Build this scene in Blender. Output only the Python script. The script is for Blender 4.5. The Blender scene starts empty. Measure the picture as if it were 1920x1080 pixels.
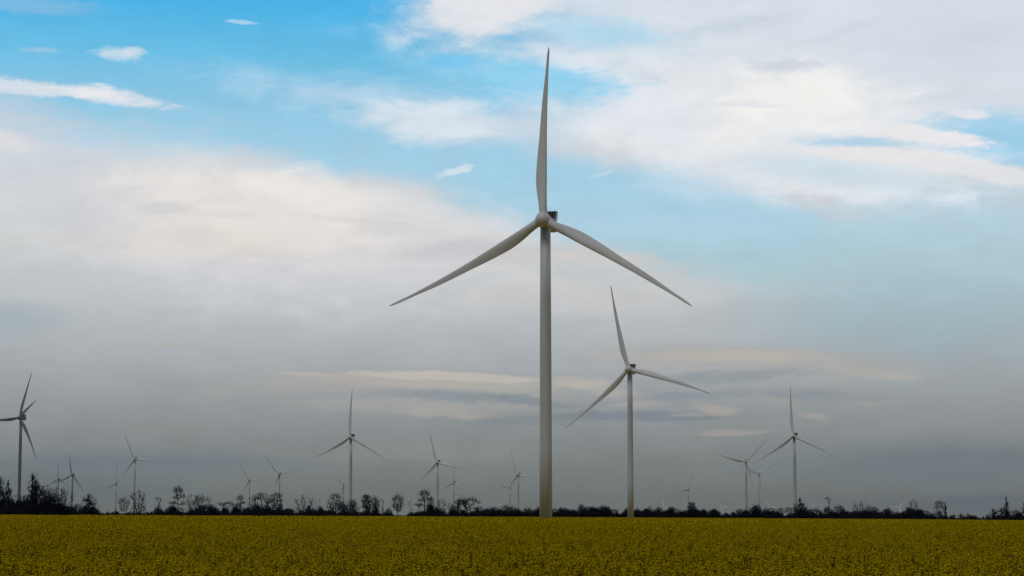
import bpy, math, random
import numpy as np
from math import radians as R, sin, cos, pi, tan, atan, atan2, sqrt, exp
from mathutils import Vector, Matrix

# ------------------------------------------------------------------ camera
sc = bpy.context.scene
col = sc.collection
F = 4000.0                       # focal length in pixels of a 1920 wide frame
PITCH = atan((966.8 - 540) / F)
CAMZ = 2.5
SLOPE = -0.006                   # the land falls gently to the right
cam_d = bpy.data.cameras.new('camera')
cam = bpy.data.objects.new('camera', cam_d)
col.objects.link(cam)
cam.location = (0, 0, CAMZ)
cam.rotation_euler = (pi / 2 + PITCH, 0, 0)
cam_d.sensor_width = 36
cam_d.lens = 36 * F / 1920
cam_d.clip_start = 0.5
cam_d.clip_end = 90000
sc.camera = cam
sc.view_settings.view_transform = 'Standard'
sc.view_settings.look = 'None'
sc.view_settings.exposure = 0
sc.view_settings.gamma = 1
sc.view_settings.use_curve_mapping = False
sc.cycles.max_bounces = 6

def ang(px, py):
    """direction (azimuth, elevation in degrees) in which the photograph shows a point"""
    a, b = (px - 960) / F, (540 - py) / F
    y = cos(PITCH) - b * sin(PITCH)
    z = sin(PITCH) + b * cos(PITCH)
    return math.degrees(atan2(a, y)), math.degrees(atan2(z, sqrt(a * a + y * y)))

def lin(c):
    return tuple(((v / 255) / 12.92 if v / 255 <= 0.04045 else ((v / 255 + 0.055) / 1.055) ** 2.4) for v in c)

# ------------------------------------------------------------------ sky
world = bpy.data.worlds.new('World')
sc.world = world
world.use_nodes = True
nt = world.node_tree
nt.nodes.clear()
N = nt.nodes.new
L = nt.links.new

def setin(sock, v):
    if hasattr(v, 'is_linked') or hasattr(v, 'links'):
        L(v, sock)
    else:
        sock.default_value = v

def math_(op, a, b=0.0, c=None):
    n = N('ShaderNodeMath'); n.operation = op
    setin(n.inputs[0], a); setin(n.inputs[1], b)
    if c is not None: setin(n.inputs[2], c)
    return n.outputs[0]

def mixc(f, a, b):
    n = N('ShaderNodeMix'); n.data_type = 'RGBA'
    setin(n.inputs[0], f)
    for s, v in ((n.inputs[6], a), (n.inputs[7], b)):
        if isinstance(v, tuple): s.default_value = (*v[:3], 1)
        else: L(v, s)
    return n.outputs[2]

def smooth(v, lo, hi, to=1.0):
    n = N('ShaderNodeMapRange'); n.interpolation_type = 'SMOOTHERSTEP'
    setin(n.inputs[0], v)
    n.inputs[1].default_value = lo; n.inputs[2].default_value = hi
    n.inputs[3].default_value = 0; n.inputs[4].default_value = to
    return n.outputs[0]

tc = N('ShaderNodeTexCoord')
sp = N('ShaderNodeSeparateXYZ'); L(tc.outputs['Generated'], sp.inputs[0])
DX, DY, DZ = sp.outputs
az = math_('MULTIPLY', math_('ARCTAN2', DX, DY), 180 / pi)
el = math_('MULTIPLY', math_('ARCSINE', DZ), 180 / pi)
cv = N('ShaderNodeCombineXYZ'); L(az, cv.inputs[0]); L(el, cv.inputs[1])
V0 = cv.outputs[0]

def noise(vec, scale, detail=6, rough=0.55, stretch=(1, 2.6, 1), off=0.0, color=False, distortion=0.0):
    m = N('ShaderNodeMapping'); L(vec, m.inputs[0])
    m.inputs[1].default_value = (off, off * 1.7, off * 0.3)
    m.inputs[3].default_value = stretch
    n = N('ShaderNodeTexNoise'); L(m.outputs[0], n.inputs['Vector'])
    n.inputs['Scale'].default_value = scale
    n.inputs['Detail'].default_value = detail
    n.inputs['Roughness'].default_value = rough
    n.inputs['Distortion'].default_value = distortion
    return n.outputs['Color' if color else 'Fac']

def warp(vec, scale, amp, off, detail=5):
    c = noise(vec, scale, detail, 0.6, (1, 2.2, 1), off, True)
    s = N('ShaderNodeVectorMath'); s.operation = 'SUBTRACT'
    L(c, s.inputs[0]); s.inputs[1].default_value = (0.5, 0.5, 0.5)
    m = N('ShaderNodeVectorMath'); m.operation = 'MULTIPLY_ADD'
    L(s.outputs[0], m.inputs[0]); m.inputs[1].default_value = amp; L(vec, m.inputs[2])
    return m.outputs[0]

V1 = warp(V0, 0.35, (3.2, 0.9, 0), 3.0)         # broad billows
V2 = warp(V0, 1.1, (0.6, 0.22, 0), 11.0)        # finer, for small clouds
NB = noise(V0, 0.55, 8, 0.62, (1, 2.6, 1), 5.0, distortion=0.4)
NF = noise(V0, 2.2, 8, 0.62, (1, 2.8, 1), 9.0, distortion=0.3)

def blob(px, py, rx, ry, rot=0, vec=None, nz=None, amp=0.5, lo=0.05, hi=0.7, op=1.0):
    a, e = ang(px, py)
    k = math.degrees(1 / F)
    m = N('ShaderNodeMapping'); m.vector_type = 'TEXTURE'
    L(vec or V1, m.inputs[0])
    m.inputs[1].default_value = (a, e, 0)
    m.inputs[2].default_value = (0, 0, R(rot))
    m.inputs[3].default_value = (rx * k, ry * k, 1)
    g = N('ShaderNodeTexGradient'); g.gradient_type = 'SPHERICAL'
    L(m.outputs[0], g.inputs[0])
    # push the edge in and out with noise, only where the blob is
    b = math_('MULTIPLY_ADD', math_('SUBTRACT', nz or NB, 0.5), amp * 2, g.outputs['Fac'])
    inside = smooth(g.outputs['Fac'], 0.0, 0.18)
    return math_('MULTIPLY', smooth(b, lo, hi, op), inside)

def ramp(stops, src):
    """stops: (photo row, colour) -> by elevation"""
    st = [(ang(960, y)[1], lin(c)) if not isinstance(y, str) else (float(y), lin(c)) for y, c in stops]
    st.sort()
    lo, hi = st[0][0], st[-1][0]
    mr = N('ShaderNodeMapRange'); setin(mr.inputs[0], src)
    mr.inputs[1].default_value = lo; mr.inputs[2].default_value = hi
    r = N('ShaderNodeValToRGB'); r.color_ramp.interpolation = 'LINEAR'
    els = r.color_ramp.elements
    while len(els) < len(st): els.new(0.5)
    for i, (e, c) in enumerate(st):
        els[i].position = (e - lo) / (hi - lo); els[i].color = (*c, 1)
    L(mr.outputs[0], r.inputs[0])
    return r.outputs[0]

elw = N('ShaderNodeSeparateXYZ'); L(V1, elw.inputs[0])
ELW = math_('ADD', math_('MULTIPLY', el, 0.6), math_('MULTIPLY', elw.outputs[1], 0.4))

SUN_EL, SUN_AZ = 57.0, -148.0    # veiled sun, behind the camera and to its left
nish = N('ShaderNodeTexSky'); nish.sky_type = 'NISHITA'; nish.sun_disc = False
nish.sun_elevation = R(SUN_EL); nish.sun_rotation = R(SUN_AZ)
nish.altitude = 50; nish.air_density = 1.0; nish.dust_density = 2.0
nsc = N('ShaderNodeVectorMath'); nsc.operation = 'SCALE'; L(nish.outputs[0], nsc.inputs[0]); nsc.inputs[3].default_value = 0.06

overcast = ramp([('-60', (70, 74, 74)), (1010, (98, 104, 103)), (968, (104, 110, 109)), (935, (109, 115, 114)), (850, (126, 132, 132)),
                 (760, (147, 152, 154)), (650, (172, 178, 182)), (560, (191, 195, 198)), (460, (204, 206, 207)),
                 (320, (208, 214, 221)), (0, (214, 221, 230)), ('25', (200, 208, 216)), ('45', (165, 172, 182)), ('90', (140, 148, 160))], ELW)
blue = ramp([(968, (104, 112, 114)), (800, (130, 142, 148)), (680, (150, 168, 176)), (600, (158, 184, 193)), (500, (172, 203, 213)), (420, (174, 212, 230)),
             (330, (164, 211, 234)), (220, (150, 205, 233)), (110, (108, 194, 233)), (20, (76, 183, 235)), (-60, (70, 178, 233)), ('30', (60, 150, 215))], ELW)
blue = mixc(0.08, blue, nsc.outputs[0])
C = overcast

def lay(c, *a, **k):
    global C
    C = mixc(blob(*a, **k), C, lin(c) if isinstance(c, tuple) else c)

# open blue
lay(blue, 330, -60, 1050, 420, rot=-8, lo=0.0, hi=0.42, amp=0.22)
lay(blue, 700, 250, 420, 130, rot=-12, lo=0.0, hi=0.6, amp=0.35, op=0.8)
lay(blue, 1190, 400, 560, 115, rot=-10, lo=0.0, hi=0.5, amp=0.25, op=0.95)
lay(blue, 1010, 150, 330, 110, rot=0, lo=0.05, hi=0.7, amp=0.5, op=0.9)
lay(blue, 1900, 265, 240, 80, rot=-6, lo=0.0, hi=0.5, amp=0.3, op=0.95)
lay(blue, 1760, 520, 560, 260, rot=0, lo=0.0, hi=0.8, amp=0.25, op=0.85)
# veils inside the blue
lay((205, 220, 233), 640, 170, 460, 70, rot=-4, lo=0.1, hi=1.2, amp=0.7, op=0.5)
lay((205, 221, 233), 900, 105, 360, 90, rot=-6, lo=0.1, hi=1.2, amp=0.7, op=0.5)
lay((196, 206, 220), 20, 260, 330, 120, rot=-10, lo=0.0, hi=1.0, amp=0.3, op=0.3)
# the great bright cloud to the right
lay((216, 223, 232), 1560, 60, 900, 300, rot=-6, lo=0.02, hi=0.6, amp=0.35, op=0.85)
lay((228, 231, 235), 1480, 240, 540, 165, rot=-12, lo=0.02, hi=0.6, amp=0.4, op=0.9)
lay((226, 230, 237), 1180, 225, 340, 110, rot=-14, lo=0.03, hi=0.8, amp=0.5, op=0.75)
lay((240, 239, 237), 1500, 180, 260, 88, rot=-3, lo=0.0, hi=0.9, amp=0.45)
lay((238, 237, 236), 1390, 240, 190, 60, rot=25, lo=0.0, hi=1.0, amp=0.5, op=0.8)
lay((236, 235, 234), 1190, 285, 160, 34, rot=-14, lo=0.0, hi=0.9, amp=0.5, op=0.6)
lay((231, 230, 232), 930, 10, 260, 95, rot=12, lo=0.02, hi=0.8, amp=0.45, op=0.9)
lay((228, 231, 237), 830, 230, 250, 56, rot=-6, lo=0.02, hi=0.9, amp=0.55, op=0.8)
lay((166, 214, 236), 1140, 62, 240, 50, rot=-8, nz=NF, lo=0.0, hi=1.0, amp=0.5, op=0.75)
lay((142, 209, 240), 1010, 155, 250, 66, rot=-3, nz=NF, lo=0.0, hi=0.85, amp=0.5, op=0.85)
lay((112, 199, 238), 850, 114, 110, 30, nz=NF, lo=0.0, hi=0.8, amp=0.4, op=0.75)
lay((226, 231, 237), 1130, 105, 170, 22, rot=4, vec=V2, nz=NF, lo=0.0, hi=1.0, amp=0.7, op=0.5)
lay((200, 208, 219), 1470, 124, 110, 20, vec=V2, nz=NF, lo=0.0, hi=0.9, op=0.7)
lay((196, 210, 223), 1370, 48, 150, 24, rot=8, vec=V2, nz=NF, lo=0.0, hi=1.0, op=0.6)
lay((202, 212, 223), 1600, 52, 150, 16, rot=14, vec=V2, nz=NF, lo=0.0, hi=1.0, op=0.6)
lay((206, 212, 224), 1800, 60, 330, 110, rot=-6, lo=0.0, hi=1.0, amp=0.4, op=0.55)
lay((215, 219, 227), 1400, 196, 150, 10, rot=-2, vec=V2, nz=NF, lo=0.0, hi=1.0, op=0.55)
lay((205, 221, 233), 1300, 340, 260, 60, rot=-14, lo=0.0, hi=1.0, amp=0.4, op=0.5)
# ribbed streaks at the right edge
lay((158, 206, 233), 1885, 255, 230, 66, rot=-6, vec=V2, nz=NF, lo=0.0, hi=0.8, amp=0.35, op=0.95)
lay((182, 212, 229), 1560, 322, 330, 44, rot=-8, vec=V2, lo=0.0, hi=1.0, amp=0.35, op=0.5)
lay((165, 207, 232), 1610, 269, 170, 20, rot=-4, vec=V2, nz=NF, lo=0.0, hi=0.9, op=0.75)
lay((233, 232, 235), 1720, 252, 200, 22, rot=-9, vec=V2, nz=NF, amp=0.45, lo=0.05, hi=0.6)
lay((233, 230, 231), 1670, 291, 210, 20, rot=-5, vec=V2, nz=NF, amp=0.45, lo=0.05, hi=0.6)
lay((227, 227, 230), 1850, 322, 220, 26, rot=-11, vec=V2, nz=NF, amp=0.45, lo=0.05, hi=0.65, op=.9)
lay((230, 230, 233), 1820, 214, 56, 13, rot=-6, vec=V2, nz=NF, amp=0.4, lo=0.0, hi=0.7, op=0.8)
# small clouds upper left
lay((226, 229, 235), 190, 181, 215, 19, rot=-6, vec=V2, nz=NF, amp=0.5, lo=0.08, hi=0.85, op=.85)
lay((232, 232, 236), 180, 172, 110, 20, rot=-3, vec=V2, nz=NF, amp=0.5, lo=0.05, hi=0.8, op=.9)
lay((222, 226, 233), 40, 164, 130, 20, rot=-4, vec=V2, nz=NF, amp=0.4, lo=0.0, hi=0.7, op=0.8)
lay((200, 218, 233), 218, 102, 68, 18, rot=-4, vec=V2, nz=NF, amp=0.55, lo=0.08, hi=0.8, op=0.85)
lay((218, 226, 235), 250, 96, 36, 14, rot=-4, vec=V2, nz=NF, amp=0.4, lo=0.0, hi=0.7, op=0.7)
lay((180, 215, 236), 455, 41, 40, 7, rot=-4, vec=V2, nz=NF, amp=0.4, lo=0.0, hi=0.7, op=0.8)
lay((165, 200, 228), 78, 94, 50, 8, vec=V2, nz=NF, amp=0.4, lo=0.0, hi=0.8, op=0.6)
lay((150, 190, 222), 70, 10, 170, 26, vec=V2, nz=NF, amp=0.4, lo=0.0, hi=0.9, op=0.5)
lay((222, 221, 224), 10, 264, 90, 28, rot=-8, vec=V2, nz=NF, amp=0.4, lo=0.0, hi=0.8, op=0.75)
lay((214, 226, 236), 856, 320, 52, 13, rot=16, vec=V2, nz=NF, amp=0.5, lo=0.05, hi=0.75, op=0.85)
lay((205, 222, 233), 1130, 326, 34, 7, rot=18, vec=V2, nz=NF, amp=0.4, lo=0.0, hi=0.8, op=0.5)
# warm bright bank at the left
lay((212, 213, 217), 480, 440, 680, 190, rot=-8, lo=0.0, hi=0.9, amp=0.25, op=0.85)
lay((230, 225, 221), 480, 400, 470, 130, rot=-8, lo=0.0, hi=0.95, amp=0.32, op=0.95)
lay((236, 231, 225), 530, 350, 250, 60, rot=-4, lo=0.0, hi=1.0, amp=0.4, op=0.7)
lay((223, 215, 209), 400, 455, 330, 60, rot=0, lo=0.0, hi=1.0, amp=0.35, op=0.7)
lay((220, 218, 219), 850, 420, 330, 90, rot=-16, lo=0.0, hi=1.0, amp=0.35, op=0.7)
lay((208, 207, 208), 305, 390, 100, 22, rot=8, vec=V2, nz=NF, lo=0.0, hi=0.85, op=0.7)
lay((212, 210, 209), 430, 402, 120, 12, rot=0, vec=V2, nz=NF, lo=0.0, hi=0.9, op=0.5)
lay((211, 208, 207), 690, 418, 190, 12, rot=-6, vec=V2, nz=NF, lo=0.0, hi=0.9, op=0.5)
lay((193, 195, 199), 900, 472, 330, 36, rot=0, lo=0.0, hi=0.9, amp=0.4, op=0.65)
lay((212, 204, 198), 1100, 482, 300, 18, rot=-3, lo=0.0, hi=1.0, amp=0.45, op=0.65)
lay((203, 201, 201), 1080, 560, 420, 60, rot=0, lo=0.0, hi=1.0, amp=0.45, op=0.5)
# lens clouds low down, in layers
lay((164, 164, 162), 770, 732, 420, 52, rot=-1, vec=V2, lo=0.0, hi=0.45, amp=0.2, op=0.7)
lay((176, 172, 167), 800, 714, 300, 20, rot=-2, vec=V2, nz=NF, amp=0.25, lo=0.0, hi=0.55, op=0.8)
lay((189, 184, 177), 840, 706, 240, 11, rot=-2, vec=V2, nz=NF, amp=0.22, lo=0.0, hi=0.5, op=0.85)
lay((179, 175, 169), 575, 701, 90, 6, rot=0, vec=V2, nz=NF, amp=0.3, lo=0.0, hi=0.8, op=0.7)
lay((146, 153, 158), 640, 742, 250, 16, rot=2, vec=V2, nz=NB, amp=0.4, lo=0.0, hi=0.9, op=0.6)
lay((138, 146, 152), 880, 745, 220, 17, rot=-3, vec=V2, nz=NF, lo=0.0, hi=0.8, amp=0.5, op=0.85)
lay((133, 142, 149), 1000, 752, 130, 14, rot=-7, vec=V2, nz=NF, lo=0.0, hi=0.8, amp=0.5, op=0.8)
lay((166, 162, 158), 850, 775, 130, 15, rot=-2, vec=V2, nz=NF, amp=0.5, lo=0.0, hi=0.8, op=0.75)
lay((168, 166, 164), 880, 782, 40, 14, rot=0, vec=V2, nz=NF, amp=0.4, lo=0.0, hi=0.9, op=0.6)
lay((128, 137, 143), 980, 790, 150, 13, rot=0, vec=V2, nz=NF, lo=0.0, hi=0.8, amp=0.5, op=0.7)
lay((170, 169, 167), 1420, 680, 430, 42, rot=-3, vec=V2, nz=NB, lo=0.0, hi=0.6, amp=0.3, op=0.7)
lay((181, 176, 169), 1380, 668, 250, 17, rot=-1, vec=V2, nz=NF, lo=0.0, hi=0.7, amp=0.35, op=0.85)
lay((179, 174, 168), 1150, 668, 60, 6, rot=0, vec=V2, nz=NF, lo=0.0, hi=0.8, amp=0.35, op=0.6)
lay((177, 173, 168), 1640, 700, 140, 11, rot=-9, vec=V2, nz=NF, lo=0.0, hi=0.8, amp=0.35, op=0.6)
lay((144, 152, 157), 1370, 706, 230, 18, rot=2, vec=V2, nz=NF, lo=0.0, hi=0.8, amp=0.45, op=0.8)
lay((179, 174, 168), 1090, 719, 85, 17, rot=-4, vec=V2, nz=NF, amp=0.4, lo=0.0, hi=0.7, op=0.9)
lay((172, 168, 163), 1165, 740, 90, 14, rot=-8, vec=V2, nz=NF, amp=0.5, lo=0.0, hi=0.8, op=0.75)
lay((140, 148, 154), 1260, 745, 200, 18, rot=3, vec=V2, nz=NF, lo=0.0, hi=0.9, amp=0.5, op=0.7)
lay((168, 164, 160), 1200, 757, 80, 8, rot=0, vec=V2, nz=NF, amp=0.5, lo=0.0, hi=0.9, op=0.65)
lay((126, 135, 143), 1200, 780, 260, 14, rot=0, vec=V2, nz=NF, lo=0.0, hi=0.65, amp=0.4, op=0.9)
lay((133, 141, 148), 1500, 740, 240, 20, rot=-2, vec=V2, nz=NB, lo=0.0, hi=1.0, amp=0.5, op=0.6)
lay((166, 161, 157), 1345, 769, 62, 15, rot=-8, vec=V2, nz=NF, amp=0.4, lo=0.0, hi=0.8, op=0.8)
lay((162, 159, 155), 1290, 777, 60, 6, rot=0, vec=V2, nz=NF, amp=0.4, lo=0.0, hi=0.9, op=0.6)
lay((159, 157, 155), 1450, 748, 90, 12, rot=-14, vec=V2, nz=NF, amp=0.4, lo=0.0, hi=0.9, op=0.6)
lay((157, 153, 150), 1370, 811, 100, 8, rot=1, vec=V2, nz=NF, amp=0.3, lo=0.0, hi=0.7, op=0.8)
lay((161, 158, 155), 1525, 780, 45, 9, rot=-10, vec=V2, nz=NF, amp=0.4, lo=0.0, hi=0.8, op=0.75)
lay((158, 156, 155), 1625, 757, 40, 7, vec=V2, nz=NF, amp=0.4, lo=0.0, hi=0.8, op=0.6)
lay((175, 172, 168), 335, 649, 60, 6, vec=V2, nz=NF, amp=0.4, lo=0.0, hi=0.8, op=0.75)
lay((163, 161, 158), 405, 735, 55, 14, vec=V2, nz=NF, amp=0.5, lo=0.0, hi=0.9, op=0.65)
lay((140, 139, 137), 330, 805, 120, 14, vec=V2, nz=NF, amp=0.5, lo=0.0, hi=1.0, op=0.45)
lay((142, 141, 139), 800, 850, 400, 30, vec=V2, nz=NB, amp=0.4, lo=0.0, hi=1.0, op=0.4)
lay((150, 168, 175), 20, 600, 160, 60, lo=0.0, hi=1.0, amp=0.3, op=0.5)
lay((108, 121, 129), 260, 868, 420, 30, vec=V2, nz=NB, lo=0.0, hi=0.9, amp=0.3, op=0.65)
lay((106, 118, 126), 1780, 872, 520, 60, lo=0.0, hi=1.0, amp=0.25, op=0.7)
lay((98, 108, 114), 60, 915, 420, 60, lo=0.0, hi=1.0, amp=0.25, op=0.55)
lay((97, 104, 112), 1800, 945, 460, 36, lo=0.0, hi=1.0, amp=0.25, op=0.7)

# faint large-scale unevenness of the cloud deck, and a dimmer sky behind the camera
gain = math_('MULTIPLY_ADD', math_('SUBTRACT', NB, 0.5), 0.22, 1.0)
back = N('ShaderNodeMapRange'); L(DY, back.inputs[0])
back.inputs[1].default_value = 0.75; back.inputs[2].default_value = -0.8
back.inputs[3].default_value = 1.0; back.inputs[4].default_value = 0.36
gain = math_('MULTIPLY', gain, back.outputs[0])
sv = N('ShaderNodeVectorMath'); sv.operation = 'SCALE'; L(C, sv.inputs[0]); L(gain, sv.inputs[3])
bg = N('ShaderNodeBackground'); L(sv.outputs[0], bg.inputs[0]); bg.inputs[1].default_value = 1.0
world.cycles.sampling_method = 'MANUAL'; world.cycles.sample_map_resolution = 256
wo = N('ShaderNodeOutputWorld'); L(bg.outputs[0], wo.inputs[0])

# ------------------------------------------------------------------ sun
sd = bpy.data.lights.new('sun', 'SUN'); sd.energy = 1.05; sd.angle = R(20); sd.color = (1.0, 0.97, 0.93)
sun = bpy.data.objects.new('sun', sd); col.objects.link(sun)
sdir = Vector((sin(R(SUN_AZ)) * cos(R(SUN_EL)), cos(R(SUN_AZ)) * cos(R(SUN_EL)), sin(R(SUN_EL))))
sun.rotation_euler = sdir.to_track_quat('Z', 'Y').to_euler()
sun.location = (0, -20, 60)

# ------------------------------------------------------------------ helpers
def ground(x, y): return SLOPE * x

class MB:
    def __init__(s): s.v = []; s.f = []; s.m = []; s.mat = 0
    def face(s, pts):
        n = len(s.v); s.v.extend(pts); s.f.append(tuple(range(n, n + len(pts)))); s.m.append(s.mat)
    def loft(s, rings, cap=True):
        n0 = len(s.v); k = len(rings[0])
        for r in rings: s.v.extend(r)
        for i in range(len(rings) - 1):
            a = n0 + i * k
            for j in range(k):
                j2 = (j + 1) % k
                s.f.append((a + j, a + j2, a + k + j2, a + k + j)); s.m.append(s.mat)
        if cap:
            s.f.append(tuple(n0 + j for j in reversed(range(k)))); s.m.append(s.mat)
            b = n0 + (len(rings) - 1) * k
            s.f.append(tuple(b + j for j in range(k))); s.m.append(s.mat)
    def box(s, a, b):
        x0, y0, z0 = a; x1, y1, z1 = b
        s.loft([[(x0, y0, z0), (x1, y0, z0), (x1, y1, z0), (x0, y1, z0)], [(x0, y0, z1), (x1, y0, z1), (x1, y1, z1), (x0, y1, z1)]])
    def tube(s, p, q, r0, r1, k=3, cap=False):
        p = Vector(p); q = Vector(q); d = (q - p)
        if d.length < 1e-6: return
        d.normalize()
        u = d.orthogonal().normalized(); w = d.cross(u)
        s.loft([[tuple(c + (u * cos(2 * pi * j / k) + w * sin(2 * pi * j / k)) * r) for j in range(k)] for c, r in ((p, r0), (q, r1))], cap)
    def mesh(s, name, mats, smooth=False):
        me = bpy.data.meshes.new(name); me.from_pydata([tuple(v) for v in s.v], [], s.f)
        for m in mats: me.materials.append(m)
        if len(mats) > 1: me.polygons.foreach_set('material_index', s.m)
        if smooth: me.polygons.foreach_set('use_smooth', [True] * len(s.f))
        me.update(); return me

def link(name, me, parent=None):
    o = bpy.data.objects.new(name, me); col.objects.link(o)
    if parent: o.parent = parent
    return o

def tag(o, label=None, cat=None, group=None, kind=None):
    if label: o['label'] = label
    if cat: o['category'] = cat
    if group: o['group'] = group
    if kind: o['kind'] = kind
    return o

# ------------------------------------------------------------------ materials
def mat(name, base, rough=0.6, var=0.0, scale=1.0, stretch=(1, 1, 1), second=None, bump=0.0, spec=0.4, coords='Object', sub=0.0, detail=5):
    m = bpy.data.materials.new(name); m.use_nodes = True
    t = m.node_tree; b = t.nodes['Principled BSDF']
    b.inputs['Roughness'].default_value = rough
    b.inputs['Specular IOR Level'].default_value = spec
    tcn = t.nodes.new('ShaderNodeTexCoord'); mp = t.nodes.new('ShaderNodeMapping'); mp.inputs[3].default_value = stretch
    t.links.new(tcn.outputs[coords], mp.inputs[0])
    n = t.nodes.new('ShaderNodeTexNoise'); n.inputs['Scale'].default_value = scale; n.inputs['Detail'].default_value = detail
    n.inputs['Roughness'].default_value = 0.6
    t.links.new(mp.outputs[0], n.inputs['Vector'])
    r = t.nodes.new('ShaderNodeValToRGB'); r.color_ramp.elements[0].position = 0.35; r.color_ramp.elements[1].position = 0.65
    lo = tuple(c * (1 - var) for c in base); hi = second or tuple(min(1, c * (1 + var)) for c in base)
    r.color_ramp.elements[0].color = (*lo, 1); r.color_ramp.elements[1].color = (*hi, 1)
    t.links.new(n.outputs['Fac'], r.inputs[0]); t.links.new(r.outputs[0], b.inputs['Base Color'])
    if bump:
        bn = t.nodes.new('ShaderNodeBump'); bn.inputs['Strength'].default_value = bump; bn.inputs['Distance'].default_value = 0.05
        t.links.new(n.outputs['Fac'], bn.inputs['Height']); t.links.new(bn.outputs[0], b.inputs['Normal'])
    return m

M = {}
M['tower'] = mat('tower_paint', (0.40, 0.415, 0.43), 0.5, 0.10, 0.5, (1, 1, 0.05))
M['blade'] = mat('blade_paint', (0.48, 0.488, 0.50), 0.45, 0.05, 0.4, (1, 1, 0.15))
M['nacelle'] = mat('nacelle_paint', (0.46, 0.465, 0.465), 0.5, 0.06, 0.8)
M['dark_grey'] = mat('dark_grey_paint', (0.15, 0.155, 0.17), 0.6, 0.15, 0.5, (1, 1, 0.1))  # plain darker grey for the turbines at the left edge
M['white'] = mat('sunlit_paint', (0.78, 0.78, 0.76), 0.4, 0.04, 0.5, (1, 1, 0.1))  # lighter copy of the turbine paint, sunlight on far turbines put into colour
M['black'] = mat('black_radiator', (0.012, 0.013, 0.018), 0.6, 0.2, 3.0)
M['metal'] = mat('galvanised_metal', (0.42, 0.42, 0.42), 0.4, 0.1, 4.0)
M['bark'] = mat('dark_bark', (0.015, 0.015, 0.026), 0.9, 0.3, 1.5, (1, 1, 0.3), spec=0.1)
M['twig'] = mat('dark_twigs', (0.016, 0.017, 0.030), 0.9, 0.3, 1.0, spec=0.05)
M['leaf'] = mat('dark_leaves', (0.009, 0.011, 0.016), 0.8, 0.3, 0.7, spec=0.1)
M['land'] = mat('far_land', (0.05, 0.055, 0.03), 0.95, 0.3, 0.004, second=(0.085, 0.075, 0.04), spec=0.1)
M['soil'] = mat('crop_floor', (0.03, 0.035, 0.016), 0.95, 0.3, 0.6, spec=0.1)
M['petal'] = mat('yellow_petals', (0.265, 0.190, 0.0005), 0.85, 0.0, 0.35, second=(0.355, 0.26, 0.001), spec=0.02)
M['stem'] = mat('green_stems', (0.018, 0.027, 0.008), 0.8, 0.3, 2.0, spec=0.05)
M['canopy'] = mat('far_flower_canopy', (0.30, 0.215, 0.0005), 0.9, 0.0, 0.25, second=(0.40, 0.29, 0.001), bump=1.0, spec=0.02, detail=9)
M['verge'] = mat('verge_grass', (0.02, 0.035, 0.012), 0.9, 0.3, 0.3, second=(0.04, 0.055, 0.018), spec=0.1)

# ------------------------------------------------------------------ land
def sheet(name, xs, ys, zfun, m):
    v = [(x, y, zfun(x, y)) for y in ys for x in xs]; nx = len(xs)
    f = [(j * nx + i, j * nx + i + 1, (j + 1) * nx + i + 1, (j + 1) * nx + i) for j in range(len(ys) - 1) for i in range(nx - 1)]
    me = bpy.data.meshes.new(name); me.from_pydata(v, [], f); me.materials.append(m); me.update()
    return link(name, me)

g = sheet('ground', [-14000, -3000, 0, 3000, 14000], [-3000, 0, 2500, 40000], lambda x, y: ground(x, y), M['land'])
tag(g, 'flat dull farmland running out to the horizon behind the hedge', kind='structure')
DKEY = [(-600, 760), (-100, 880), (0, 900), (330, 1050), (600, 1250), (850, 1500), (1000, 1690), (1500, 1700), (1750, 1500), (1920, 1320), (2100, 1200), (2700, 1000)]
def hedge_dist(px):
    for (a, da), (b, db) in zip(DKEY, DKEY[1:]):
        if px <= b: 
            t = max(0, (px - a) / (b - a)); return da + (db - da) * t
    return DKEY[-1][1]
def pos(px, D):
    """ground position seen in column px at distance D"""
    a = (px - 960) / F
    x = a * D
    return x, D, ground(x, D)

# crop floor: a sheet from in front of the camera to the hedge
pxs = list(range(-600, 2701, 60))
v = []; f = []
for i, px in enumerate(pxs):
    D = hedge_dist(px) - 12; a = (px - 960) / F
    for k, y in enumerate((-60, 20, 300, D)):
        x = a * max(y, 0) + (px - 960) * 0.06 * (1 - max(0, y) / D); v.append((x, y, ground(x, y) + 0.02))
for i in range(len(pxs) - 1):
    for k in range(3):
        f.append((i * 4 + k, i * 4 + 4 + k, i * 4 + 5 + k, i * 4 + 1 + k))
me = bpy.data.meshes.new('field_soil'); me.from_pydata(v, [], f); me.materials.append(M['soil']); me.update()
tag(link('field_soil', me), 'dark soil and leaf litter under the flowering crop', kind='structure')

# ------------------------------------------------------------------ rapeseed crop (stuff)
rnd = random.Random(5)
def flower_head(mb, c, r, h, n, rn, ps):
    """a raceme: small petals set round a short upright spike"""
    for i in range(n):
        t = rn.random(); a = rn.random() * 2 * pi
        rr = r * (1 - 0.75 * t ** 1.6) * (0.55 + 0.45 * rn.random())
        p = Vector((c[0] + cos(a) * rr, c[1] + sin(a) * rr, c[2] + h * t))
        nx = Vector((cos(a) * 0.7 + rn.uniform(-.25, .25), sin(a) * 0.7 + rn.uniform(-.25, .25), 0.7 + rn.random() * 0.5)).normalized()
        u = nx.orthogonal().normalized(); w = nx.cross(u)
        ro = rn.random() * pi; u, w = u * cos(ro) + w * sin(ro), w * cos(ro) - u * sin(ro)
        s = ps * rn.uniform(0.7, 1.25)
        mb.face([tuple(p - u * s), tuple(p - w * s * 0.8), tuple(p + u * s), tuple(p + w * s * 0.8)])

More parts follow.
